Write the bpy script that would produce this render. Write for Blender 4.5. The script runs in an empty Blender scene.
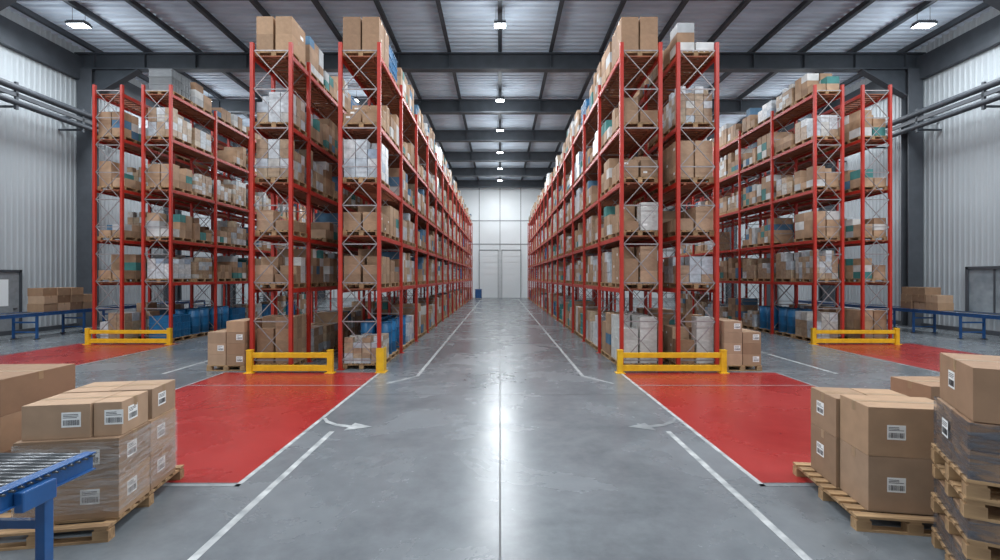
import bpy, math, random
from mathutils import Matrix, Vector
random.seed(7)
S=bpy.context.scene; COL=S.collection
try:
    S.view_settings.view_transform='Standard'
except Exception: pass
PI=math.pi
# ---------------------------------------------------------------- materials
def mat(name,c,rough=.6,metal=0,c2=None,scale=6,bump=0,rnd=0,island=False,coat=0,stretch=None,emit=0,spec=None,detail=4):
    m=bpy.data.materials.new(name); m.use_nodes=True
    nt=m.node_tree; N=nt.nodes; L=nt.links; b=N['Principled BSDF']
    b.inputs['Roughness'].default_value=rough; b.inputs['Metallic'].default_value=metal
    b.inputs['Coat Weight'].default_value=coat
    if spec is not None: b.inputs['Specular IOR Level'].default_value=spec
    tc=N.new('ShaderNodeTexCoord'); mp=N.new('ShaderNodeMapping'); L.new(tc.outputs['Object'],mp.inputs[0])
    if stretch: mp.inputs['Scale'].default_value=stretch
    no=N.new('ShaderNodeTexNoise'); no.inputs['Scale'].default_value=scale; no.inputs['Detail'].default_value=detail
    L.new(mp.outputs[0],no.inputs['Vector'])
    mx=N.new('ShaderNodeMix'); mx.data_type='RGBA'
    c2=c2 or tuple(v*.8 for v in c)
    mx.inputs[6].default_value=(*c,1); mx.inputs[7].default_value=(*c2,1)
    mr=N.new('ShaderNodeMapRange'); mr.inputs[1].default_value=.35; mr.inputs[2].default_value=.65
    L.new(no.outputs[0],mr.inputs[0]); L.new(mr.outputs[0],mx.inputs[0])
    out=mx.outputs[2]
    if rnd:
        hs=N.new('ShaderNodeHueSaturation'); L.new(out,hs.inputs['Color'])
        if island:
            g=N.new('ShaderNodeNewGeometry'); r=g.outputs['Random Per Island']
        else:
            g=N.new('ShaderNodeObjectInfo'); r=g.outputs['Random']
        m2=N.new('ShaderNodeMapRange'); m2.inputs[3].default_value=1-rnd; m2.inputs[4].default_value=1+rnd
        L.new(r,m2.inputs[0]); L.new(m2.outputs[0],hs.inputs['Value']); out=hs.outputs[0]
    L.new(out,b.inputs['Base Color'])
    if bump:
        bp=N.new('ShaderNodeBump'); bp.inputs['Strength'].default_value=bump; bp.inputs['Distance'].default_value=.02
        L.new(no.outputs[0],bp.inputs['Height']); L.new(bp.outputs[0],b.inputs['Normal'])
    if emit:
        b.inputs['Emission Color'].default_value=(*c,1); b.inputs['Emission Strength'].default_value=emit
    return m
def ramp_mat(name,cols,rough=.7,scale=3,gloss_noise=False):
    """colour picked per loose piece of mesh"""
    m=bpy.data.materials.new(name); m.use_nodes=True
    nt=m.node_tree; N=nt.nodes; L=nt.links; b=N['Principled BSDF']
    g=N.new('ShaderNodeNewGeometry'); oi=N.new('ShaderNodeObjectInfo')
    ad=N.new('ShaderNodeMath'); ad.operation='ADD'; L.new(g.outputs['Random Per Island'],ad.inputs[0]); L.new(oi.outputs['Random'],ad.inputs[1])
    fr=N.new('ShaderNodeMath'); fr.operation='FRACT'; L.new(ad.outputs[0],fr.inputs[0])
    r=N.new('ShaderNodeValToRGB'); r.color_ramp.interpolation='CONSTANT'
    while len(r.color_ramp.elements)<len(cols): r.color_ramp.elements.new(.5)
    for i,c in enumerate(cols):
        r.color_ramp.elements[i].position=i/len(cols); r.color_ramp.elements[i].color=(*c,1)
    L.new(fr.outputs[0],r.inputs[0])
    tc=N.new('ShaderNodeTexCoord'); no=N.new('ShaderNodeTexNoise'); no.inputs['Scale'].default_value=scale; L.new(tc.outputs['Object'],no.inputs['Vector'])
    hs=N.new('ShaderNodeHueSaturation'); L.new(r.outputs[0],hs.inputs['Color'])
    mr=N.new('ShaderNodeMapRange'); mr.inputs[1].default_value=.3; mr.inputs[2].default_value=.7; mr.inputs[3].default_value=.8; mr.inputs[4].default_value=1.2
    L.new(no.outputs[0],mr.inputs[0]); L.new(mr.outputs[0],hs.inputs['Value']); L.new(hs.outputs[0],b.inputs['Base Color'])
    b.inputs['Roughness'].default_value=rough
    return m
KR=[(.375,.235,.14),(.285,.17,.10),(.425,.28,.18),(.325,.205,.125)]
M={}
for i,c in enumerate(KR): M['kraft%d'%i]=mat('kraft_card_%d'%i,c,.75,0,tuple(v*.86 for v in c),5,.03,.18)
M['kraft4']=mat('white_card',(.58,.58,.56),.7,0,(.48,.48,.46),5,.03,.1)
M['kraft5']=mat('slate_card',(.13,.20,.28),.7,0,(.10,.16,.23),5,.03,.2)
M['kraft6']=mat('grey_card',(.34,.35,.35),.7,0,(.28,.29,.29),5,.03,.2)
M['kraft_far']=ramp_mat('far_card',KR+[(.55,.54,.52),KR[0],KR[3],(.07,.16,.26),KR[2],KR[1],(.40,.41,.42),KR[0],(.58,.58,.57),KR[2],KR[3],(.05,.2,.19)])
M['wrap']=ramp_mat('wrapped_goods',[(.46,.44,.41),(.54,.56,.58),(.38,.27,.18),(.42,.46,.50),(.42,.32,.22),(.34,.23,.15),(.36,.25,.17)],.3,9)
M['wrapb']=ramp_mat('wrapped_goods_cool',[(.30,.37,.46),(.54,.57,.60),(.46,.5,.54),(.60,.60,.60)],.3,9)
M['tape']=mat('parcel_tape',(.34,.23,.13),.35,0,(.31,.2,.11),10)
M['wood']=mat('pallet_wood',(.42,.265,.135),.8,0,(.25,.15,.075),3,.12,.15,stretch=(1,8,4))
M['wood_far']=ramp_mat('far_pallet_wood',[(.42,.26,.13),(.34,.2,.1),(.46,.3,.16)],.8)
M['red']=mat('red_rack_paint',(.46,.025,.012),.42,0,(.38,.019,.010),3)
M['deck']=mat('deck_slat',(.32,.10,.045),.7,0,(.22,.07,.035),5,.1)
M['brace']=mat('galvanised_brace',(.34,.31,.31),.45,.4,(.26,.23,.23),10)
M['yellow']=mat('yellow_guard_paint',(.80,.47,.012),.45,0,(.68,.38,.01),6,.03)
M['blue']=mat('blue_conveyor_paint',(.018,.10,.29),.35,0,(.012,.075,.23),5,coat=.3)
M['roller']=mat('steel_roller',(.14,.145,.155),.32,.85,(.09,.095,.10),6)
M['black']=mat('black_rubber',(.02,.02,.022),.6)
M['steel']=mat('dark_structural_steel',(.060,.070,.084),.55,.1,(.046,.055,.066),2)
M['steel2']=mat('mid_structural_steel',(.08,.09,.105),.55,.1,(.065,.073,.085),2)
M['wall']=mat('wall_cladding',(.43,.475,.505),.55,.0,(.40,.445,.475),.6,stretch=(1,1,.3))
M['farwall']=mat('far_wall_panel',(.84,.88,.90),.5,0,(.80,.84,.86),.6)
M['farjoint']=mat('panel_joint_grey',(.30,.32,.34),.5)
M['ceil']=mat('roof_deck',(.66,.75,.85),.55,.0,(.54,.62,.71),.8,stretch=(.6,2,1))
M['line']=mat('lane_paint',(.54,.56,.56),.4,0,(.26,.28,.29),5,detail=12)
M['line2']=mat('worn_lane_paint',(.29,.31,.32),.4,0,(.15,.165,.175),3,detail=12)
M['joint']=mat('floor_joint_filler',(.075,.08,.085),.5)
M['glass']=mat('dark_glass',(.03,.04,.05),.1,0,(.05,.06,.07),2)
M['pane']=mat('hazy_window_glass',(.34,.385,.42),.12,0,(.20,.235,.26),1.5)
M['doorp']=mat('grey_door_paint',(.25,.27,.29),.5)
M['label']=mat('label_paper',(.82,.82,.80),.6,0,(.76,.76,.75),20)
M['ink']=mat('label_ink',(.03,.03,.035),.6)
M['lamp']=mat('lamp_diffuser',(.93,.97,1),.4,emit=22)
M['crateb']=mat('blue_plastic',(.010,.15,.34),.4,0,(.01,.11,.26),4,0,.25)
M['crateg']=mat('teal_plastic',(.02,.26,.26),.4,0,(.015,.2,.2),4,0,.25)
M['crater']=mat('grey_plastic',(.12,.13,.14),.45,0,(.09,.1,.11),4,0,.3)
M['crate_far']=ramp_mat('far_plastic',[(.012,.13,.3),(.02,.24,.24),(.12,.13,.14),(.45,.45,.45)],.45)
M['sack']=mat('woven_sack',(.55,.54,.50),.75,0,(.43,.42,.38),12,.2,.12)
M['sack_far']=ramp_mat('far_sack',[(.55,.54,.5),(.45,.44,.4)],.75)
def film(name,c,a0,a1):
    m=bpy.data.materials.new(name); m.use_nodes=True
    N=m.node_tree.nodes; L=m.node_tree.links; b=N['Principled BSDF']
    tc=N.new('ShaderNodeTexCoord'); mp=N.new('ShaderNodeMapping'); mp.inputs['Scale'].default_value=(1.2,1.2,9); mp.inputs['Rotation'].default_value=(.25,.2,0)
    no=N.new('ShaderNodeTexNoise'); no.inputs['Scale'].default_value=3; no.inputs['Detail'].default_value=6; no.inputs['Distortion'].default_value=1.2
    L.new(tc.outputs['Object'],mp.inputs[0]); L.new(mp.outputs[0],no.inputs['Vector'])
    mr=N.new('ShaderNodeMapRange'); mr.inputs[1].default_value=.4; mr.inputs[2].default_value=.65; mr.inputs[3].default_value=a0; mr.inputs[4].default_value=a1
    L.new(no.outputs[0],mr.inputs[0]); L.new(mr.outputs[0],b.inputs['Alpha'])
    bp=N.new('ShaderNodeBump'); bp.inputs['Strength'].default_value=.6; bp.inputs['Distance'].default_value=.02; L.new(no.outputs[0],bp.inputs['Height']); L.new(bp.outputs[0],b.inputs['Normal'])
    b.inputs['Base Color'].default_value=(*c,1); b.inputs['Roughness'].default_value=.16
    return m
M['film']=film('clear_stretch_film',(.62,.58,.55),.05,.34)
M['filmk']=film('dark_stretch_film',(.13,.14,.165),.08,.6)
def concrete(name,c,c2,r0,r1):
    m=bpy.data.materials.new(name); m.use_nodes=True
    N=m.node_tree.nodes; L=m.node_tree.links; b=N['Principled BSDF']
    tc=N.new('ShaderNodeTexCoord')
    n1=N.new('ShaderNodeTexNoise'); n1.inputs['Scale'].default_value=.5; n1.inputs['Detail'].default_value=10; n1.inputs['Roughness'].default_value=.62; n1.inputs['Distortion'].default_value=.4
    n2=N.new('ShaderNodeTexNoise'); n2.inputs['Scale'].default_value=4; n2.inputs['Detail'].default_value=10; n2.inputs['Roughness'].default_value=.7
    for n in (n1,n2): L.new(tc.outputs['Object'],n.inputs['Vector'])
    ad=N.new('ShaderNodeMath'); ad.operation='MULTIPLY_ADD'; ad.inputs[1].default_value=.5; L.new(n2.outputs[0],ad.inputs[0]); L.new(n1.outputs[0],ad.inputs[2])
    mr=N.new('ShaderNodeMapRange'); mr.inputs[1].default_value=.45; mr.inputs[2].default_value=1.05; L.new(ad.outputs[0],mr.inputs[0])
    mx=N.new('ShaderNodeMix'); mx.data_type='RGBA'; mx.inputs[6].default_value=(*c,1); mx.inputs[7].default_value=(*c2,1); L.new(mr.outputs[0],mx.inputs[0]); L.new(mx.outputs[2],b.inputs['Base Color'])
    m2=N.new('ShaderNodeMapRange'); m2.inputs[1].default_value=.3; m2.inputs[2].default_value=.7; m2.inputs[3].default_value=r0; m2.inputs[4].default_value=r1
    L.new(n1.outputs[0],m2.inputs[0]); L.new(m2.outputs[0],b.inputs['Roughness'])
    return m
M['concrete']=concrete('polished_concrete',(.088,.101,.112),(.21,.231,.248),.20,.32)
M['redfloor']=concrete('red_floor_paint',(.25,.016,.016),(.36,.034,.031),.2,.34)
# ---------------------------------------------------------------- mesh builder
class MB:
    def __init__(s): s.v=[];s.f=[];s.m=[];s.sm=[]
    def box(s,x0,x1,y0,y1,z0,z1,mi=0,M4=None):
        b=len(s.v); P=[(x0,y0,z0),(x1,y0,z0),(x1,y1,z0),(x0,y1,z0),(x0,y0,z1),(x1,y0,z1),(x1,y1,z1),(x0,y1,z1)]
        if M4 is not None: P=[tuple(M4@Vector(p)) for p in P]
        s.v+=P
        for f in ((0,3,2,1),(4,5,6,7),(0,1,5,4),(1,2,6,5),(2,3,7,6),(3,0,4,7)): s.f.append(tuple(b+i for i in f)); s.m.append(mi); s.sm.append(False)
        return s
    def bar(s,a,b_,w,h,mi=0,up=(0,0,1)):
        a=Vector(a);b_=Vector(b_);d=b_-a;l=d.length;d.normalize();u=Vector(up)
        if abs(d.dot(u))>.99:u=Vector((1,0,0))
        r=d.cross(u).normalized();u=r.cross(d)
        mt=Matrix((( r.x,d.x,u.x,a.x),(r.y,d.y,u.y,a.y),(r.z,d.z,u.z,a.z),(0,0,0,1)))
        return s.box(-w/2,w/2,0,l,-h/2,h/2,mi,mt)
    def cyl(s,a,b_,r,n=12,mi=0,r2=None,cap=True):
        a=Vector(a);b_=Vector(b_);d=(b_-a).normalized();u=Vector((0,0,1)) if abs(d.z)<.9 else Vector((1,0,0))
        x=d.cross(u).normalized();y=d.cross(x);k=len(s.v);r2=r if r2 is None else r2
        for c,R in ((a,r),(b_,r2)):
            for i in range(n):
                t=2*PI*i/n;s.v.append(tuple(c+x*math.cos(t)*R+y*math.sin(t)*R))
        for i in range(n):
            j=(i+1)%n;s.f.append((k+i,k+n+i,k+n+j,k+j));s.m.append(mi);s.sm.append(True)
        if cap:
            s.f.append(tuple(k+i for i in range(n)));s.f.append(tuple(k+n+i for i in reversed(range(n))));s.m+=[mi]*2;s.sm+=[False]*2
        return s
    def poly(s,pts,z0,z1,mi=0):
        k=len(s.v);n=len(pts)
        for z in (z0,z1):
            for p in pts:s.v.append((p[0],p[1],z))
        s.f.append(tuple(k+i for i in reversed(range(n))));s.f.append(tuple(k+n+i for i in range(n)));s.m+=[mi]*2;s.sm+=[False]*2
        for i in range(n):
            j=(i+1)%n;s.f.append((k+i,k+j,k+n+j,k+n+i));s.m.append(mi);s.sm.append(False)
        return s
    def mesh(s,name,mats):
        me=bpy.data.meshes.new(name);me.from_pydata(s.v,[],s.f)
        for m in (mats if isinstance(mats,(list,tuple)) else [mats]): me.materials.append(m)
        me.polygons.foreach_set('material_index',s.m);me.polygons.foreach_set('use_smooth',s.sm);me.update()
        return me
    def obj(s,name,mats,parent=None,loc=(0,0,0),rz=0,bevel=0):
        return inst(name,s.mesh(name,mats),parent,loc,rz,bevel=bevel)
def inst(name,me,parent=None,loc=(0,0,0),rz=0,scale=None,bevel=0):
    o=bpy.data.objects.new(name,me);COL.objects.link(o);o.location=loc;o.rotation_euler=(0,0,rz)
    if scale:o.scale=scale
    if parent:o.parent=parent
    if bevel:
        b=o.modifiers.new('bevel','BEVEL');b.width=bevel;b.segments=2;b.limit_method='ANGLE'
    return o
def tag(o,label,cat,group=None,kind=None):
    o['label']=label;o['category']=cat
    if group:o['group']=group
    if kind:o['kind']=kind
    return o
def thing(name,label,cat,loc=(0,0,0),rz=0,group=None):
    return tag(inst(name,None,None,loc,rz),label,cat,group)
def struct(o,label,cat='building'):
    o['kind']='structure';o['label']=label;o['category']=cat;return o
ORD=['front','second','third','fourth','fifth','sixth','seventh','eighth','ninth','tenth','eleventh','twelfth','thirteenth','fourteenth','fifteenth','sixteenth']
# ---------------------------------------------------------------- setting
WX=20.5; YF=55.5; YB=-6; ZC=13.6
fl=struct(MB().box(-WX,WX,YB,YF,-.2,0).obj('floor',M['concrete']),'polished grey concrete floor with red zones and white lane lines','floor')
for s in (-1,1):
    MB().box(min(s*3.05,s*6.9),max(s*3.05,s*6.9),5.6,12.05,.0,.002).obj('red_zone',M['redfloor'],fl)
    xa,xb=(11.5,15.2) if s<0 else (11.1,14.9)
    MB().box(min(s*xa,s*xb),max(s*xa,s*xb),9,17.3,.0,.002).obj('red_zone',M['redfloor'],fl)
    def ln(x0,x1,y0,y1,m='line'): MB().box(min(s*x0,s*x1),max(s*x0,s*x1),y0,y1,.002,.0035).obj('lane_line',M[m],fl)
    ln(2.57,2.65,1.0,7.45); ln(1.96,2.04,11.6,52)
    MB().bar((s*2.0,11.62,.003),(s*2.55,10.8,.003),.07,.001).obj('lane_line',M['line'],fl)
    ln(2.99,3.05,5.5,12.05,'line'); ln(2.98,6.9,5.5,5.56,'line2'); ln(6.9,6.96,5.5,12.05,'line2'); ln(3.05,6.9,10.6,10.64,'line2')
    ln(8.3,8.4,11.9,22); ln(xa-.1,xa,9,17.3,'line2')
    a=MB()
    pts=[(2.98,8.15),(2.86,7.95),(2.66,7.78),(2.36,7.68)]
    for k,(p,q) in enumerate(zip(pts,pts[1:])):
        a.bar((s*p[0],p[1],.0045),(s*q[0],q[1],.0045),.06+.02*k,.0012)
    hd=[(s*2.44,7.50),(s*2.05,7.68),(s*2.38,7.88)]
    a.poly(hd,.0039,.0052)
    a.obj('arrow_marking',M['line' if s<0 else 'line2'],fl)
MB().box(-.009,.009,YB,YF,0,.0015).obj('floor_joint',M['joint'],fl)
for y in (9.8,15.5,21,27,33):
    MB().box(-WX,WX,y-.006,y+.006,0,.0012).obj('floor_joint',M['joint'],fl)
def corr_wall(name,x,s):
    mb=MB();y=YB;p=.25;d=.025;pr=[]
    while y<YF:
        pr+=[(0,y),(0,y+.11),(d,y+.15),(d,y+.21)];y+=p
    k=len(pr);
    for z in (0,ZC):
        for (dx,yy) in pr: mb.v.append((x-s*dx,yy,z))
    for i in range(k-1):
        mb.f.append((i,i+1,k+i+1,k+i));mb.m.append(0);mb.sm.append(False)
    return mb.obj(name,M['wall'])
wl=struct(corr_wall('wall_left',-WX,-1),'pale grey ribbed metal cladding wall on the left','wall')
wr=struct(corr_wall('wall_right',WX,1),'pale grey ribbed metal cladding wall on the right','wall')
wf=struct(MB().box(-WX,WX,YF,YF+.2,0,ZC).obj('wall_far',M['farwall']),'pale panelled end wall beyond the central aisle','wall')
for x in [i*2.4 for i in range(-8,9)]: MB().box(x-.04,x+.04,YF-.03,YF,0,ZC).obj('panel_joint',M['farjoint'],wf)
for z in (6.2,8.9): MB().box(-WX,WX,YF-.04,YF-.001,z-.05,z+.05).obj('panel_joint',M['farjoint'],wf)
for n,(a,b_) in enumerate(((-2.35,-.25),(.25,2.35))):
    r=struct(inst('door_%d'%(n+1),None,None,((a+b_)/2,YF-.05,0)),'white sectional loading door in the end wall, '+('left of the pair' if n==0 else 'right of the pair'),'door')
    h=(b_-a)/2; mb=MB()
    for k in range(8): mb.box(-h,h,-.05,0,k*.68+.01,k*.68+.67)
    mb.obj('door_panel',M['farwall'],r)
    MB().box(-h-.08,-h,-.08,0,0,5.55).box(h,h+.08,-.08,0,0,5.55).box(-h-.08,h+.08,-.08,0,5.45,5.55).obj('door_frame',M['farjoint'],r)
r=struct(inst('door_3',None,None,(-WX+.05,19.6,0)),'grey metal door in the left wall behind the conveyor','door')
MB().box(0,.06,-.75,.75,0,2.6).obj('door_leaf',M['doorp'],r); MB().box(0,.1,-.85,-.75,0,2.7).box(0,.1,.75,.85,0,2.7).box(0,.1,-.85,.85,2.6,2.7).obj('door_frame',M['steel'],r)
MB().box(.06,.07,-.3,.3,1.2,2.3).obj('door_glass',M['farwall'],r); MB().box(.06,.12,.5,.62,1.05,1.09).obj('door_handle',M['roller'],r)
r=struct(inst('window_1',None,None,(WX-.05,19.8,0)),'dark framed window in the right wall above the conveyor','window')
MB().box(-.04,0,-1.1,1.1,.9,2.75).obj('window_pane',M['pane'],r)
mb=MB().box(-.1,0,-1.2,-1.08,.8,2.85).box(-.1,0,1.08,1.2,.8,2.85).box(-.1,0,-1.2,1.2,2.73,2.85).box(-.1,0,-1.2,1.2,.8,.92)
mb.box(-.07,0,-.03,.03,.9,2.75)
mb.obj('window_frame',M['steel2'],r)
mb=MB();y=YB;pr=[]
while y<YF+.1:
    pr+=[(y,0),(y+.16,0),(y+.2,.08),(y+.32,.08)];y+=.36
k=len(pr)
for x in (-WX,WX):
    for (yy,dz) in pr: mb.v.append((x,yy,ZC-dz))
for i in range(k-1): mb.f.append((i,k+i,k+i+1,i+1));mb.m.append(0);mb.sm.append(False)
ce=struct(mb.obj('ceiling',M['ceil']),'ribbed grey metal roof deck','ceiling')
struct(MB().box(-WX,WX,YB,YF,ZC+.02,ZC+.1).obj('ceiling',M['steel']),'outer roof sheet above the deck','ceiling')
pm=MB().box(-.04,.04,YB,YF,-.22,0).box(-.09,.09,YB,YF,-.24,-.21).mesh('purlin',M['steel'])
for i in range(-8,9): inst('purlin',pm,ce,(i*2.45,0,ZC-.085))
frames=[5,11.1,17.2,23.3,29.4,35.5,41.6,47.7,53.8]
rm=MB().box(-WX,WX,-.2,.2,12.42,12.48).box(-WX,WX,-.2,.2,13.16,13.22).box(-WX,WX,-.03,.03,12.48,13.16)
for i in range(-8,9): rm.box(i*2.45-.02,i*2.45+.02,-.18,.18,12.48,13.16)
rmm=rm.mesh('rafter',M['steel'])
cm=MB().box(-.36,.36,-.22,-.18,0,12.42).box(-.36,.36,.18,.22,0,12.42).box(-.03,.03,-.18,.18,0,12.42).box(-.45,.45,-.3,.3,0,.03)
cm=cm.mesh('column',M['steel2'])
for i,y in enumerate(frames):
    f=struct(inst('portal_frame',None,None,(0,y,0)),'dark steel portal frame spanning the hall, %s from the camera'%('nearest' if i==0 else ORD[i]),'steel frame')
    inst('roof_beam',rmm,f)
    for s in (-1,1):
        inst('column',cm,f,(s*20.0,0,0))
        h=MB(); P=[(s*19.64,12.42),(s*17.6,12.42),(s*19.64,11.2)]
        for yy in (-.03,.03):
            for p in P:h.v.append((p[0],yy,p[1]))
        h.f+=[(0,1,2),(5,4,3),(0,3,4,1),(1,4,5,2),(2,5,3,0)];h.m+=[0]*5;h.sm+=[False]*5
        h.bar((s*17.5,0,12.4),(s*19.64,0,11.15),.36,.05)
        h.obj('haunch',M['steel'],f)
for s in (-1,1):
    nm='left' if s<0 else 'right'
    struct(MB().box(s*20.3-.12,s*20.3+.12,YB,YF,11.9,13.0).obj('trim_%d'%(1 if s<0 else 2),M['steel']),'dark eaves beam along the top of the %s wall'%nm,'beam')
    struct(MB().box(s*20.35-.1,s*20.35+.1,YB,YF,0,.18).obj('baseboard_'+nm,M['steel2']),'dark kerb along the foot of the %s wall'%nm,'baseboard')
    t=thing('cable_tray','dark service pipes on brackets running along the %s wall'%nm,'pipes',(s*19.35,YB,0))
    for dx,z,rr in ((0,9.98,.14),(0,9.38,.12)): MB().cyl((dx,0,z),(dx,YF-YB-.3,z),rr,14).obj('pipe',M['steel'],t)
    MB().box(-.05,.05,0,YF-YB-.3,9.60,9.76).obj('conduit_rail',M['steel2'],t)
    y=.8
    bm_=MB().box(min(0,s*1.1),max(0,s*1.1),-.04,.04,9.18,9.26).box(min(0,s*1.1),max(0,s*1.1),-.04,.04,9.76,9.84).box(-.05,.05,-.05,.05,9.1,10.2).mesh('bracket',M['steel'])
    while y<58: inst('bracket',bm_,t,(0,y,0)); y+=3.05
# ---------------------------------------------------------------- racks
cache={}
def rackmesh(key,fn):
    if key not in cache: cache[key]=fn()
    return cache[key]
W=1.0
def post_mesh(top):
    m=MB().box(-.045,.045,-.045,-.03,0,top).box(-.045,-.03,-.03,.045,0,top).box(.03,.045,-.03,.045,0,top)
    return m.mesh('upright_post',M['red'])
def brace_mesh(top):
    m=MB(); h=W/2-.05
    n=int((top-.4)/1.0); st=(top-.45)/n
    for i in range(n):
        z0=.25+i*st;z1=z0+st
        m.bar((-h,-.012,z0),(h,-.012,z1),.02,.024,0,(0,1,0)); m.bar((h,.012,z0),(-h,.012,z1),.02,.024,0,(0,1,0))
        m.bar((-h,0,z0),(h,0,z0),.02,.03)
    m.bar((-h,0,top-.2),(h,0,top-.2),.02,.03)
    return m.mesh('upright_frame',M['brace'])
foot=MB().box(-.09,.09,-.08,.08,0,.012).mesh('foot_plate',M['red'])
def beam_mesh(L_):
    return MB().box(-.025,.025,.05,L_-.05,-.11,0).box(-.034,.03,.04,.055,-.2,.06).box(-.034,.03,L_-.055,L_-.04,-.2,.06).mesh('beam',M['red'])
def deck_mesh(L_):
    m=MB();n=int(L_/.2)
    for i in range(n):
        y=.12+i*(L_-.24)/(n-1); m.box(-W/2+.03,W/2-.03,y-.055,y+.055,-.03,-.001)
    for x in (-.3,.3): m.box(x-.03,x+.03,.05,L_-.05,-.07,-.03)
    return m.mesh('shelf_deck',M['deck'])
RACKS=[]
def rack(xc,y0,bays,levels,top,label,short,aisle,loadbays):
    t=thing('pallet_rack',label,'rack',(xc,y0,0),0,'red pallet racks')
    ys=[0]
    for b in bays: ys.append(ys[-1]+b)
    pm_=rackmesh(('p',top),lambda:post_mesh(top)); bm_=rackmesh(('b',top),lambda:brace_mesh(top))
    for y in ys:
        f=inst('upright_frame',bm_,t,(0,y,0))
        for s in (-1,1):
            inst('upright_post',pm_,f,(s*(W/2-.0),0,0)); inst('foot_plate',foot,f,(s*(W/2),0,0))
    cnt=0; rest=MB()
    for i,b in enumerate(bays):
        for z in levels:
            for s in (aisle,-aisle):
                if cnt<100: inst('beam',rackmesh(('m',b),lambda:beam_mesh(b)),t,(s*(W/2),ys[i],z)); cnt+=1
                else:
                    rest.box(s*W/2-.025,s*W/2+.025,ys[i]+.05,ys[i]+b-.05,z-.11,z)
            inst('shelf_deck',rackmesh(('d',b),lambda:deck_mesh(b)),t,(0,ys[i],z))
    if rest.v:
        o=rest.obj('beam',M['red'],t); o['kind']='stuff'
    RACKS.append(dict(xc=xc,y0=y0,ys=ys,bays=bays,levels=levels,short=short,aisle=aisle,loadbays=loadbays))
LV=[2.1,3.48,4.86,6.3,8.15]; LA=[2.2,3.75,5.6,7.45,9.1]
B=2.75
rack(-3.62,12.4,[B]*15,LV,8.45,'long red pallet rack along the left side of the central aisle','left aisle rack',1,15)
rack(3.64,12.4,[B]*15,LV,8.45,'long red pallet rack along the right side of the central aisle','right aisle rack',-1,15)
rack(-5.9,12.4,[1.15]+[B]*7,LV,8.45,'red pallet rack second from the aisle on the left, behind yellow guard','left second rack',1,6)
rack(5.1,12.4,[B]*8,LV,8.45,'red pallet rack directly behind the right aisle rack','right second rack',1,2)
rack(-12.5,17.5,[B]*6,LA,9.4,'red pallet rack third from the aisle on the left, with yellow guard','left third rack',1,5)
rack(-14.28,17.5,[B]*6,LA,9.4,'outermost red pallet rack nearest the left wall','left outermost rack',-1,2)
rack(11.98,17.5,[B]*6,LA,9.4,'red pallet rack third from the aisle on the right, with yellow guard','right third rack',-1,5)
rack(13.72,17.5,[B]*6,LA,9.4,'outermost red pallet rack nearest the right wall','right outermost rack',1,2)
# ---------------------------------------------------------------- goods prototypes (unit size, base at z=0)
def carton_mesh(mk,lab):
    m=MB().box(-.5,.5,-.5,.5,0,1)
    m.box(-.502,.502,-.045,.045,.82,1.002,1)
    if lab==1: m.box(.5,.503,.12,.34,.3,.5,2).box(-.503,-.5,-.34,-.12,.3,.5,2)
    if lab==2: m.box(-.36,-.12,-.503,-.5,.5,.72,2)
    return m.mesh('carton',[mk,M['tape'],M['label']])
CM=[[carton_mesh(M['kraft%d'%i],l) for i in range(7)] for l in range(3)]
TONE=['tan','brown','pale tan','dull brown','white','slate blue','grey']
def pallet_shape(m,w,l,h=.14,ox=0,oy=0,oz=0):
    n=7
    for i in range(n):
        x=-w/2+.05+(w-.1)*i/(n-1); m.box(ox+x-.048,ox+x+.048,oy-l/2,oy+l/2,oz+h-.022,oz+h)
    for y in (-l/2+.05,0,l/2-.05): m.box(ox-w/2,ox+w/2,oy+y-.05,oy+y+.05,oz+h-.044,oz+h-.022)
    for y in (-l/2+.05,0,l/2-.05):
        for x in (-w/2+.06,0,w/2-.06): m.box(ox+x-.06,ox+x+.06,oy+y-.05,oy+y+.05,oz+.02,oz+h-.044)
    for x in (-w/2+.06,0,w/2-.06): m.box(ox+x-.05,ox+x+.05,oy-l/2,oy+l/2,oz,oz+.02)
pm_rack=MB(); pallet_shape(pm_rack,.98,1.18); pm_rack=pm_rack.mesh('wooden_pallet',M['wood'])
def wrap_mesh(mk,nx,ny,nz,sd):
    R=random.Random(sd);m=MB()
    for i in range(nx):
        for j in range(ny):
            nk=nz if R.random()<.65 else nz-1
            for k in range(nk):
                a=.004+R.random()*.01
                m.box(-.5+i/nx+a,-.5+(i+1)/nx-a,-.5+j/ny+a,-.5+(j+1)/ny-a,k/nz,(k+1)/nz-.006)
    return m.mesh('wrapped_load',mk)
WM=[wrap_mesh(M['wrap'],3,4,4,1),wrap_mesh(M['wrap'],3,3,3,2),wrap_mesh(M['wrapb'],3,3,4,3),wrap_mesh(M['wrap'],4,5,5,4)]
WT=['pale mixed','tan and white','bluish white','small-boxed']
def crate_mesh(mk):
    m=MB()
    m.box(-.48,.48,-.48,.48,0,.05).box(-.48,-.44,-.48,.48,.05,.9).box(.44,.48,-.48,.48,.05,.9).box(-.44,.44,-.48,-.44,.05,.9).box(-.44,.44,.44,.48,.05,.9)
    m.box(-.5,-.44,-.5,.5,.88,1).box(.44,.5,-.5,.5,.88,1).box(-.44,.44,-.5,-.44,.88,1).box(-.44,.44,.44,.5,.88,1)
    for y in (-.3,0,.3): m.box(-.495,-.48,y-.02,y+.02,.05,.88).box(.48,.495,y-.02,y+.02,.05,.88)
    return m.mesh('plastic_crate',mk)
XM=[crate_mesh(M['crateb']),crate_mesh(M['crateg']),crate_mesh(M['crater'])]; XT=['blue','teal','grey']
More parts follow.
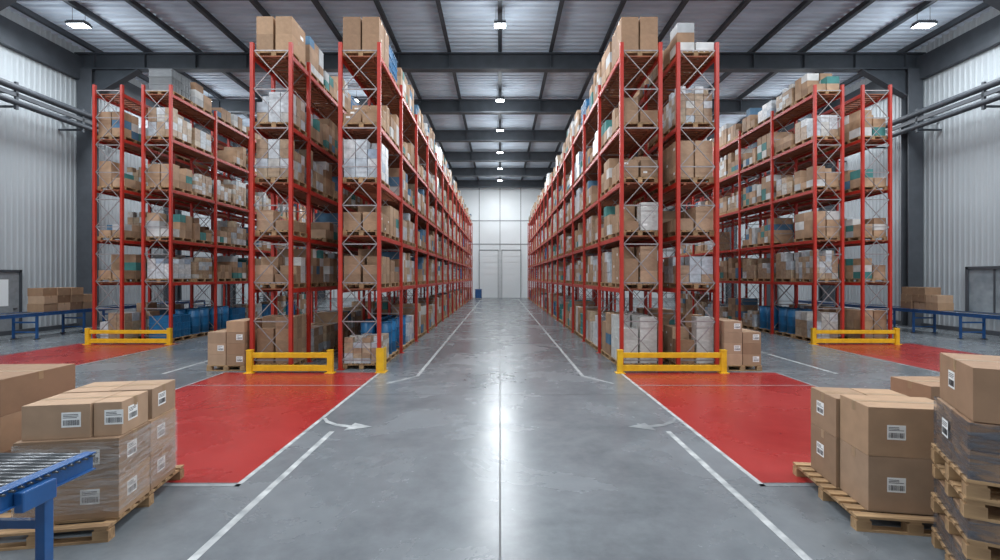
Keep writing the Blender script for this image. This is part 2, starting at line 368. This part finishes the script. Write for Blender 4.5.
def sack_mesh():
    m=MB();n=14;rr=8
    for i in range(rr+1):
        ph=-PI/2+PI*i/rr
        for j in range(n):
            th=2*PI*j/n
            f=lambda v,e:math.copysign(abs(v)**e,v)
            m.v.append((f(math.cos(ph),.5)*f(math.cos(th),.45)*.5,f(math.cos(ph),.5)*f(math.sin(th),.45)*.5,.5+.5*f(math.sin(ph),.8)))
    for i in range(rr):
        for j in range(n):
            k=(j+1)%n;m.f.append((i*n+j,i*n+k,(i+1)*n+k,(i+1)*n+j));m.m.append(0);m.sm.append(True)
    return m.mesh('sack',M['sack'])
SM=sack_mesh()
dm=MB().cyl((0,0,0),(0,0,.88),.29,20)
for z in (.0,.28,.58,.85): dm.cyl((0,0,z),(0,0,z+.03),.305,20)
dm.cyl((.12,.05,.88),(.12,.05,.9),.04,8)
dm=dm.mesh('drum',M['crateb'])
# ---------------------------------------------------------------- fill racks
items={'carton':[],'pallet':[],'wrap':[],'crate':[],'sack':[],'drum':[]}
def dist(p): return math.sqrt(p[0]**2+p[1]**2+(p[2]-2.4)**2)
LAYN={1:['single-layer'],2:['lower','upper'],3:['lowest','middle','top'],4:['lowest','second-layer','third-layer','top']}
JN={1:[''],2:['near','far'],3:['near','centre','far'],4:['nearest','near-middle','far-middle','farthest']}
for R_ in RACKS:
    a=R_['aisle']; sd=sum(ord(c) for c in R_['short'])
    for bi in range(R_['loadbays']):
        b=R_['bays'][bi]; slots=2 if b>2 else 1
        for li,z in enumerate([0]+R_['levels']):
            if li==5 and 'outermost' in R_['short']: continue
            clear=([*R_['levels'],R_['levels'][-1]+1.4][li]-z)-.13-.14-.12
            for k in range(slots):
                R=random.Random(sd*1000+bi*37+li*7+k+5)
                if R.random()<.02 and li: continue
                if slots==2: cy=R_['y0']+R_['ys'][bi]+.06+.64+k*1.3+R.uniform(-.02,.02)
                else: cy=R_['y0']+R_['ys'][bi]+b/2
                pl=.80 if slots==1 else 1
                cx=R_['xc']+R.uniform(-.015,.015); zz=z+.001
                tier='floor tier' if li==0 else ('top tier' if li==5 else ['','second','third','fourth','fifth'][li]+' tier')
                where='%s, %s bay, %s'%(tier,ORD[bi],R_['short'])
                pos='' if slots==1 else ('near ' if k==0 else 'far ')
                d=dist((cx,cy,z))
                items['pallet'].append((d,(cx,cy,zz),(1,pl,1),0,'wooden pallet, %s, %s'%((pos or 'single ')+'position',where)))
                zz+=.141; t=R.random(); H=min(clear,1.2 if li else 1.4)
                big=bi==0
                sy=1.12*pl
                topbig=(li==5 and bi==0 and k==0 and R_['short'] in('left aisle rack','left second rack','right aisle rack'))
                if topbig: t=0; d-=50
                blue=(li==0 and ((R_['short']=='left aisle rack' and (bi,k) in((0,1),(1,0))) or ('third' in R_['short'] and (bi,k) in ((0,1),(1,0)))))
                if blue:
                    for jj in (-1,1):
                        for ii in (-1,1):
                            items['drum'].append((d,(cx+ii*.235*a,cy+jj*.29,zz),(.75,.85,1.1),0,'blue drum, %s %s corner, %spallet, %s'%('near' if jj<0 else 'far','aisle' if ii>0 else 'inner',pos,where)))
                elif t<.50 or (li==5 and t<.75) or (li>1 and t>.94):
                    nx=2 if (big or R.random()<.1) else 1
                    ny=R.choice((3,3,4,4,3)); nz=R.choice((2,3,3,4,4,2))
                    if big: ny=R.choice((2,3,3)); nz=R.choice((2,3,3))
                    if li==0: nz=R.choice((3,4,4))
                    h=min(H/nz*.97,R.uniform(.22,.33) if li else .34)
                    if nz==4: h=min(H/4*.97,.30 if li==0 else .25)
                    if topbig: ny=1 if slots==1 else 2; nz=2; h=.46; nx=2
                    mi=R.choice((0,1,2,3,0,1,3,2,0,1,4,2,3,6)); mix=R.random()<.5 and not topbig; lab=R.choice((0,0,1,2))
                    if topbig: mi=R.choice((0,1,3))
                    for i in range(nx):
                        for j in range(ny):
                            top=nz if (topbig or R.random()<.6) else max(1,nz-R.choice((1,1,2)))
                            m_=R.choice((0,1,2,3,0,2,1,3,4)) if mix else mi
                            wx=.94/nx; wy=sy/ny
                            cw=wx-.012-R.random()*.03; cl=wy-.012-R.random()*.03
                            for q in range(top):
                                ax=cx+a*((.25 if i else -.25) if nx==2 else 0); ay=cy-sy/2+(j+.5)*wy
                                lay=LAYN[nz][q]; jn=JN[ny][j]
                                sdn=('aisle-side ' if i else 'inner ') if nx==2 else ''
                                items['carton'].append((d-q*.001-i*.01,(ax,ay,zz+q*(h+.001)),(cw,cl,h),(lab if (i+j+q)%2==0 else 0,m_),('%s %s %s%s carton, %spallet, %s'%(TONE[m_],lay,sdn,jn,pos,where)).replace('  ',' ')))
                elif t<.88:
                    h=min(H,R.uniform(.65,1.1)); mi=R.choice((0,1,2,3,0,3,1,3))
                    items['wrap'].append((d,(cx,cy,zz),(.93,sy*.97,h),mi,'%s wrapped load of boxes, %spallet, %s'%(WT[mi],pos,where)))
                elif t<.97:
                    nz=max(1,min(3,int(H/.3)))
                    mi=R.choice((0,0,1,2))
                    for q in range(nz):
                        for j in range(2):
                            items['crate'].append((d,(cx,cy-sy/4+j*sy/2,zz+q*.271),(.86,sy/2-.02,.27),mi,'%s crate, %s layer, %s end, %spallet, %s'%(XT[mi],['bottom','second','third'][q],'near' if j==0 else 'far',pos,where)))
                else:
                    nz=max(1,min(4,int(H/.2)))
                    for q in range(nz):
                        for j in range(2):
                            items['sack'].append((d,(cx,cy-sy/4+j*sy/2,zz+q*.191),(.9,sy/2-.01,.19),0,'off-white sack, %s layer, %s end, %spallet, %s'%(['bottom','second','third','fourth'][q],'near' if j==0 else 'far',pos,where)))
spec={'carton':('cardboard_carton',CM,'carton',218,'cartons stored on the racks','kraft_far'),
 'pallet':('wooden_pallet',[pm_rack],'pallet',284,'wooden pallets on the racks','wood_far'),
 'wrap':('wrapped_load',WM,'wrapped goods',295,'wrapped loads on the racks','wrap'),
 'crate':('plastic_crate',XM,'crate',280,'plastic crates on the racks','crate_far'),
 'sack':('sack',[SM],'sack',280,'sacks on the racks','sack_far'),
 'drum':('drum',[dm],'drum',280,'blue drums on the rack floors','crate_far')}
for k,(nm,ms,cat,cap,grp,farm) in spec.items():
    L_=sorted(items[k],key=lambda t:t[0])
    for (d,p,sc,mi,lab) in L_[:cap]:
        me=ms[mi[0]][mi[1]] if isinstance(mi,tuple) else ms[mi]
        o=inst(nm,me,None,p,0,sc); tag(o,lab,cat,grp)
    rest=MB()
    for (d,p,sc,mi,lab) in L_[cap:]:
        if k=='pallet':
            rest.box(p[0]-.49,p[0]+.49,p[1]-.59,p[1]+.59,p[2]+.09,p[2]+.14)
            for x in (-.43,0,.43): rest.box(p[0]+x-.05,p[0]+x+.05,p[1]-.59,p[1]+.59,p[2],p[2]+.09)
        elif k=='wrap':
            n=3
            for i in range(n):
                for j in range(n):
                    rest.box(p[0]-sc[0]/2,p[0]+sc[0]/2,p[1]-sc[1]/2+j*sc[1]/n+.006,p[1]-sc[1]/2+(j+1)*sc[1]/n-.006,p[2]+i*sc[2]/n,p[2]+(i+1)*sc[2]/n-.008)
        else:
            rest.box(p[0]-sc[0]/2,p[0]+sc[0]/2,p[1]-sc[1]/2,p[1]+sc[1]/2,p[2],p[2]+sc[2])
    if rest.v:
        o=rest.obj(nm,M[farm]); tag(o,{'carton':'remaining small cartons far along the racks','pallet':'remaining wooden pallets far along the racks','wrap':'remaining wrapped loads far along the racks','crate':'remaining plastic crates far along the racks','sack':'remaining sacks far along the racks','drum':'remaining drums'}[k],cat,None,'stuff')
# ---------------------------------------------------------------- detailed foreground things
pal_cache={}
def pallet(label,loc,rz=0,w=1.2,l=1.0,group='foreground pallets'):
    t=thing('wooden_pallet',label,'pallet',loc,rz,group)
    c=pal_cache.setdefault((w,l),{})
    if not c:
        c['d']=MB().box(-w/2,w/2,-.048,.048,0,.022).mesh('deck_board',M['wood'])
        c['s']=MB().box(-.05,.05,-l/2,l/2,0,.022).mesh('stringer_board',M['wood'])
        c['k']=MB().box(-.065,.065,-.05,.05,0,.08).mesh('block',M['wood'])
        c['b']=MB().box(-w/2,w/2,-.05,.05,0,.02).mesh('bottom_board',M['wood'])
    n=7 if l<1.2 else 9
    for i in range(n): inst('deck_board',c['d'],t,(0,-l/2+.05+(l-.1)*i/(n-1),.122))
    for x in (-w/2+.065,0,w/2-.065):
        inst('stringer_board',c['s'],t,(x,0,.1))
        for y in (-l/2+.05,0,l/2-.05): inst('block',c['k'],t,(x,y,.02))
    for y in (-l/2+.05,0,l/2-.05): inst('bottom_board',c['b'],t,(0,y,0))
    return t
def label_mesh(w,h,sd):
    R=random.Random(sd);m=MB().box(-w/2,w/2,-.0015,0,-h/2,h/2)
    x=-w*.42
    while x<w*.42:
        b=w*R.choice((.012,.02,.03)); m.box(x,x+b,-.0022,-.0014,-h*.38,-h*.02,1); x+=b+w*R.choice((.015,.03))
    for q in range(3):
        m.box(-w*.42,w*R.uniform(-.05,.4),-.0022,-.0014,h*(.12+.1*q),h*(.16+.1*q),1)
    return m.mesh('shipping_label',[M['label'],M['ink']])
LMS=[label_mesh(.16,.14,i) for i in range(3)]
def carton(label,loc,dims,rz=0,labels=('f',),tone=0,group='foreground cartons'):
    w,l,h=dims; t=thing('cardboard_carton',label,'carton',loc,rz,group)
    mb=MB().box(-w/2,w/2,-l/2,l/2,0,h-.006)
    mb.box(-w/2,w/2,-l/2,-.002,h-.0055,h).box(-w/2,w/2,.002,l/2,h-.0055,h)
    mb.obj('body',M['kraft%d'%tone],t,bevel=.006)
    MB().box(-w/2-.001,w/2+.001,-.03,.03,h,h+.001).box(-w/2-.0015,-w/2,-.03,.03,h-.09,h+.001).box(w/2,w/2+.0015,-.03,.03,h-.09,h+.001).obj('tape',M['tape'],t)
    for i,f in enumerate(labels):
        me=LMS[(i+len(label))%3]
        if f=='f': inst('shipping_label',me,t,(w*.22,-l/2,h*.55))
        if f=='F': inst('shipping_label',me,t,(-w*.2,-l/2,h*.5))
        if f=='r': inst('shipping_label',me,t,(w/2,-l*.1,h*.55),PI/2)
        if f=='l': inst('shipping_label',me,t,(-w/2,l*.1,h*.55),-PI/2)
    return t
def loc_of(base,rz,x,y,z):
    c,s=math.cos(rz),math.sin(rz); return (base[0]+c*x-s*y,base[1]+s*x+c*y,z)
# left foreground stack
rz=math.radians(10); Pc=(-4.11,5.0)
pallet('wooden pallet under the carton stack beside the near blue conveyor',(Pc[0]-.13,Pc[1]-.04,0),rz,1.15,1.45)
for q,z in enumerate((.146,.516)):
    for j,y in enumerate((-.275,.275)):
        carton('wide brown carton in %s layer of the left foreground stack, %s row'%(('bottom','middle')[q],('front','rear')[j]),loc_of(Pc,rz,0,y-.02,z),(.86,.535,.368),rz,('f','r') if j==0 else ('r',),(0,1,3,0)[q*2+j])
for (x,y,w,l,nm,lb) in ((-.12,-.26,.56,.5,'front left',('f',)),(.29,-.25,.24,.46,'front right',('f','r')),(-.2,.28,.42,.5,'rear left',()),(.22,.29,.4,.5,'rear right',('r',))):
    carton('tan carton on top of the left foreground stack, %s'%nm,loc_of(Pc,rz,x,y,.886),(w,l,.32),rz,lb,2)
t=thing('stretch_film','clear stretch film around lower cartons of the left foreground stack','film',(Pc[0],Pc[1],0),rz)
MB().box(-.438,-.436,-.57,.545,.2,.86).box(.436,.438,-.57,.545,.2,.86).box(-.438,.438,-.572,-.57,.2,.86).obj('film_sheet',M['film'],t)
Pb=(-5.86,5.5)
pallet('wooden pallet under large cartons at the left edge',(Pb[0],Pb[1],0),.05,1.2,1.1)
for q in range(3):
    for i in range(2):
        carton('large brown carton at the left edge, %s layer, %s of two'%(('bottom','middle','top')[q],('left','right')[i]),loc_of(Pb,.05,-.29+.58*i,0,.146+q*.391),(.57,.95,.39),.05,('f',) if q==2 and i==0 else (),(1,0,1)[q])
# right foreground stack
rz=math.radians(-9); Pr=(3.93,5.12)
pallet('wooden pallet under the tan cartons at the right foreground',(Pr[0]+.035,Pr[1],0),rz,1.0,1.35)
for q,z in enumerate((.146,.678)):
    lay=('lower','upper')[q]
    carton('wide tan carton at the front of the right foreground stack, %s layer'%lay,loc_of(Pr,rz,.105,-.3,z),(.81,.5,.53 if q==0 else .47),rz,('F',),(2,0)[q])
    for i,x in enumerate((-.125,.30)):
        carton('tan carton at the back of right foreground stack, %s layer, %s of two'%(lay,('left','right')[i]),loc_of(Pr,rz,x,.25,z),(.41,.56,.53 if q==0 else .42),rz,('l',) if i==0 else (),(3,0)[i])
Pq=(5.7,6.05)
pallet('wooden pallet partly hidden behind the right foreground stack',(Pq[0],Pq[1],0),0,1.1,.8)
for q in range(2):
    for i in range(2):
        carton('brown carton behind the right foreground stack, %s layer, %s of two'%(('lower','upper')[q],('left','right')[i]),(Pq[0]-.27+.54*i,Pq[1],.146+q*.471),(.53,.6,.47),0,('f',) if q else (),1)
# far-right pallets + film loads + box
rz=math.radians(-30); cn=Vector((3.45,3.56)); u=Vector((math.cos(rz),math.sin(rz))); v=Vector((-math.sin(rz),math.cos(rz)))
Pz=cn+u*.5+v*.45; Pz=(Pz.x,Pz.y)
def film_load(label,z,hh,nl=2):
    t=thing('wrapped_load',label,'wrapped goods',(*Pz,z),rz)
    for q in range(nl):
        for i in range(2):
            for j in range(2):
                MB().box(-.47+i*.475,-.47+i*.475+.465,-.43+j*.435,-.43+j*.435+.425,.002+q*hh/nl,hh/nl-.004+q*hh/nl).obj('inner_carton',M['kraft%d'%((i+j+q)%3)],t,bevel=.006)
    MB().box(-.485,-.482,-.445,.445,0,hh).box(.482,.485,-.445,.445,0,hh).box(-.485,.485,-.448,-.445,0,hh).box(-.485,.485,.445,.448,0,hh).obj('stretch_film',M['filmk'],t)
    if nl>1:
        inst('shipping_label',LMS[0],t,(-.1,-.45,hh*.55)); inst('shipping_label',LMS[1],t,(-.487,.1,hh*.55),-PI/2)
z=0
def pz(word,dr):
    global z
    pallet('wooden pallet in the right edge stack, %s from the floor'%word,loc_of(Pz,rz,0,0,z),rz+dr,1.0,.9,'stacked pallets'); z+=.1455
pz('lowest',0)
film_load('flat film-wrapped carton layer near the floor at right edge',z,.17,1); z+=.171
pz('second',.015)
film_load('flat film-wrapped carton layer halfway up the right edge stack',z,.15,1); z+=.151
pz('third',-.012); pz('fourth',.01)
film_load('film-wrapped load of cartons under the large box at right edge',z,.42); z+=.423
carton('large brown carton on top of the film-wrapped load at right edge',loc_of(Pz,rz,.0,.0,z),(.90,.84,.40),rz,('l','F'),1)
# rack-end pallet stacks
for s,xc in ((-1,-7.0),(1,6.2)):
    sd='left' if s<0 else 'right'
    pallet('wooden pallet on the floor beside the %s second rack'%sd,(xc,12.75,0),0,.98,1.0,'pallets beside the racks')
    for q in range(4):
        for i in range(2):
            for j in range(2):
                if q==3 and ((s>0 and i==1) or (s<0 and i==0)): continue
                carton('carton beside %s second rack, %s layer, %s %s corner'%(sd,('bottom','second','third','top')[q],('front','rear')[j],('left','right')[i]),(xc-.24+.48*i,12.75-.25+.5*j,.146+q*.281),(.46,.47,.28),0,('f',) if j==0 and (i+q)%2 else (),((2,0,2,3),(0,2,1,2))[q%2][(i+q+j)%4],'cartons beside the racks')
# ---------------------------------------------------------------- guards
def guard(label,x0,x1,y):
    t=thing('rack_guard',label,'barrier',((x0+x1)/2,y,0),0,'yellow rack guards'); h=(x1-x0)/2
    for x in (-h+.07,h-.07):
        p=MB().box(x-.07,x+.07,-.06,.06,0,.56).box(x-.12,x+.12,-.11,.11,0,.02).obj('guard_post',M['yellow'],t,bevel=.01)
        MB().box(x-.075,x+.075,-.065,.065,.56,.58).obj('post_cap',M['yellow'],p)
    for z0,z1 in ((.05,.20),(.38,.51)): MB().box(-h+.14,h-.14,-.03,.03,z0,z1).obj('guard_rail',M['yellow'],t,bevel=.008)
guard('yellow steel guard in front of the left second rack',-6.32,-4.17,12.0)
guard('yellow steel guard across both right central racks',2.93,5.65,12.0)
guard('yellow steel guard in front of the left outer racks',-14.75,-11.7,17.1)
guard('yellow steel guard in front of the right outer racks',11.1,14.2,17.1)
t=thing('post_protector','yellow corner post protector at the foot of the left aisle rack','barrier',(-2.99,12.1,0))
MB().box(-.11,.06,-.09,-.07,0,.62).box(.06,.08,-.09,.2,0,.62).box(-.13,.12,-.13,.22,0,.015).obj('shield',M['yellow'],t)
# ---------------------------------------------------------------- conveyors
def conveyor(label,xc,y0,y1,w,z,dr,legs,rr=.03):
    L_=y1-y0; t=thing('roller_conveyor',label,'conveyor',(xc,y0,0)); h=w/2
    for s in (-1,1):
        MB().box(s*h-.02,s*h+.02,0,L_,z-.13,z).box(s*h-.045,s*h+.045,0,L_,z-.005,z+.005).box(s*h-.045,s*h+.045,0,L_,z-.135,z-.125).obj('side_rail',M['blue'],t,bevel=.003)
    n=int(L_/dr); rm_=MB().cyl((-h+.03,0,0),(h-.03,0,0),rr,14).cyl((-h-.055,0,0),(h+.055,0,0),.009,8).mesh('roller',M['roller'])
    for i in range(n): inst('roller',rm_,t,(0,(i+.5)*L_/n,z-rr+.004))
    for y in legs:
        for s in (-1,1):
            p=MB().box(s*h-.035,s*h+.035,y-.035,y+.035,.03,z-.13).obj('leg',M['blue'],t,bevel=.004)
            MB().box(s*h-.07,s*h+.07,y-.07,y+.07,0,.03).obj('foot',M['black'],p)
        MB().box(-h+.04,h-.04,y-.02,y+.02,z-.4,z-.34).box(-h+.04,h-.04,y-.02,y+.02,.25,.3).obj('cross_member',M['blue'],t)
    return t
c=conveyor('blue roller conveyor at the left foreground edge',-3.70,.9,3.84,.85,1.0,.062,[.4,1.5,2.55],.025)
MB().box(.455,.52,2.3,2.55,.82,.96).obj('motor_box',M['blue'],c,bevel=.01)
CZ=1.02
conveyor('long blue roller conveyor along the left wall',-18.3,14,29,.9,CZ,.2,[i*2.1+.3 for i in range(8)])
conveyor('long blue roller conveyor along the right wall',18.2,14,29,.9,CZ,.2,[i*2.1+.3 for i in range(8)])
Rc=random.Random(3)
for s,xc,ya in ((-1,-18.3,18.9),(1,18.2,19.6)):
    sd='left' if s<0 else 'right'
    for q in range(3):
        for i in range(4 if s<0 else 3):
            if q==2 and i==(3 if s<0 else 0): continue
            carton('brown carton on the %s wall conveyor, %s row, %s from the camera'%(sd,('lower','middle','upper')[q],('nearest','second','third','fourth')[i]),(xc+Rc.uniform(-.03,.03),ya+.3+i*.6,CZ+.007+q*.311),(.66+Rc.uniform(-.05,.03),.58+Rc.uniform(-.04,.01),.31),0,(),(0,2,1,3)[(i+q)%4],'cartons on the wall conveyors')
t=thing('wheeled_bin','small blue wheeled bin at the far left end of aisle','bin',(-2.35,52.5,0))
MB().box(-.35,.35,-.4,.4,.1,1.0).obj('body',M['blue'],t,bevel=.03); MB().box(-.38,.38,-.43,.43,1.0,1.07).obj('lid',M['blue'],t,bevel=.02)
for s in (-1,1): MB().cyl((s*.36,.3,.1),(s*.3,.3,.1),.1,12).obj('wheel',M['black'],t)
# ---------------------------------------------------------------- lamps
def lampset(k):
    hous=MB().box(-.5*k,.5*k,-.22,.22,0,.09)
    for i in range(9): hous.box((-.44+i*.11)*k-.01,(-.44+i*.11)*k+.01,-.18,.18,.09,.16)
    return (hous.mesh('housing',M['steel2']),MB().box(-.46*k,.46*k,-.18,.18,-.015,0).mesh('diffuser',M['lamp']),
      MB().cyl((-.35*k,0,.1),(-.35*k,0,.75),.008,6).cyl((.35*k,0,.1),(.35*k,0,.75),.008,6).mesh('hanging_cable',M['steel']))
LSM=[lampset(.48),lampset(.75)]
ld=bpy.data.lights.new('lamp_light','AREA'); ld.shape='RECTANGLE'; ld.size=2.4; ld.size_y=1.6; ld.energy=335; ld.color=(.93,.97,1.0); ld.specular_factor=.8
lp=bpy.data.lights.new('added_ceiling_fill','POINT'); lp.energy=140; lp.shadow_soft_size=.5; lp.color=(.90,.96,1.0); lp.specular_factor=0  # unseen fill added below each fixture to brighten roof deck and rafters
rows={0:'central',-1:'left',1:'right',-2:'left intermediate',2:'right intermediate'}
lampy=[3,8,13.5,19.6,27.9,33.6,39.6,45.5,51]
for rk,x in ((0,0),(-1,-17.2),(1,17.3),(-2,-8.6),(2,9.4)):
    for i,y in enumerate(lampy):
        if rk!=0 and i>6: continue
        if abs(rk)==2 and i==3: continue
        t=thing('ceiling_lamp','bright rectangular ceiling lamp, %s row, %s from the camera'%(rows[rk],'nearest' if i==0 else ORD[i]),'ceiling lamp',(x,y,12.66),0,'ceiling lamps')
        A=LSM[0 if rk==0 else 1]
        inst('housing',A[0],t); inst('diffuser',A[1],t); inst('hanging_cable',A[2],t)
        o=bpy.data.objects.new('lamp_light',ld); COL.objects.link(o); o.parent=t; o.location=(0,0,-.06)
        o=bpy.data.objects.new('added_ceiling_fill',lp); COL.objects.link(o); o.parent=t; o.location=(0,0,-.75)
# ---------------------------------------------------------------- world + camera
w=bpy.data.worlds.new('World'); S.world=w; w.use_nodes=True
bg=w.node_tree.nodes['Background']; bg.inputs[0].default_value=(.86,.93,1,1); bg.inputs[1].default_value=.8
cd=bpy.data.cameras.new('Camera'); cam=bpy.data.objects.new('Camera',cd); COL.objects.link(cam)
cam.location=(0,0,2.4); cam.rotation_euler=(PI/2,0,0); cd.sensor_width=36; cd.lens=17.28; cd.shift_y=-.003; cd.clip_end=200
S.camera=cam
print('items',{k:len(v) for k,v in items.items()})
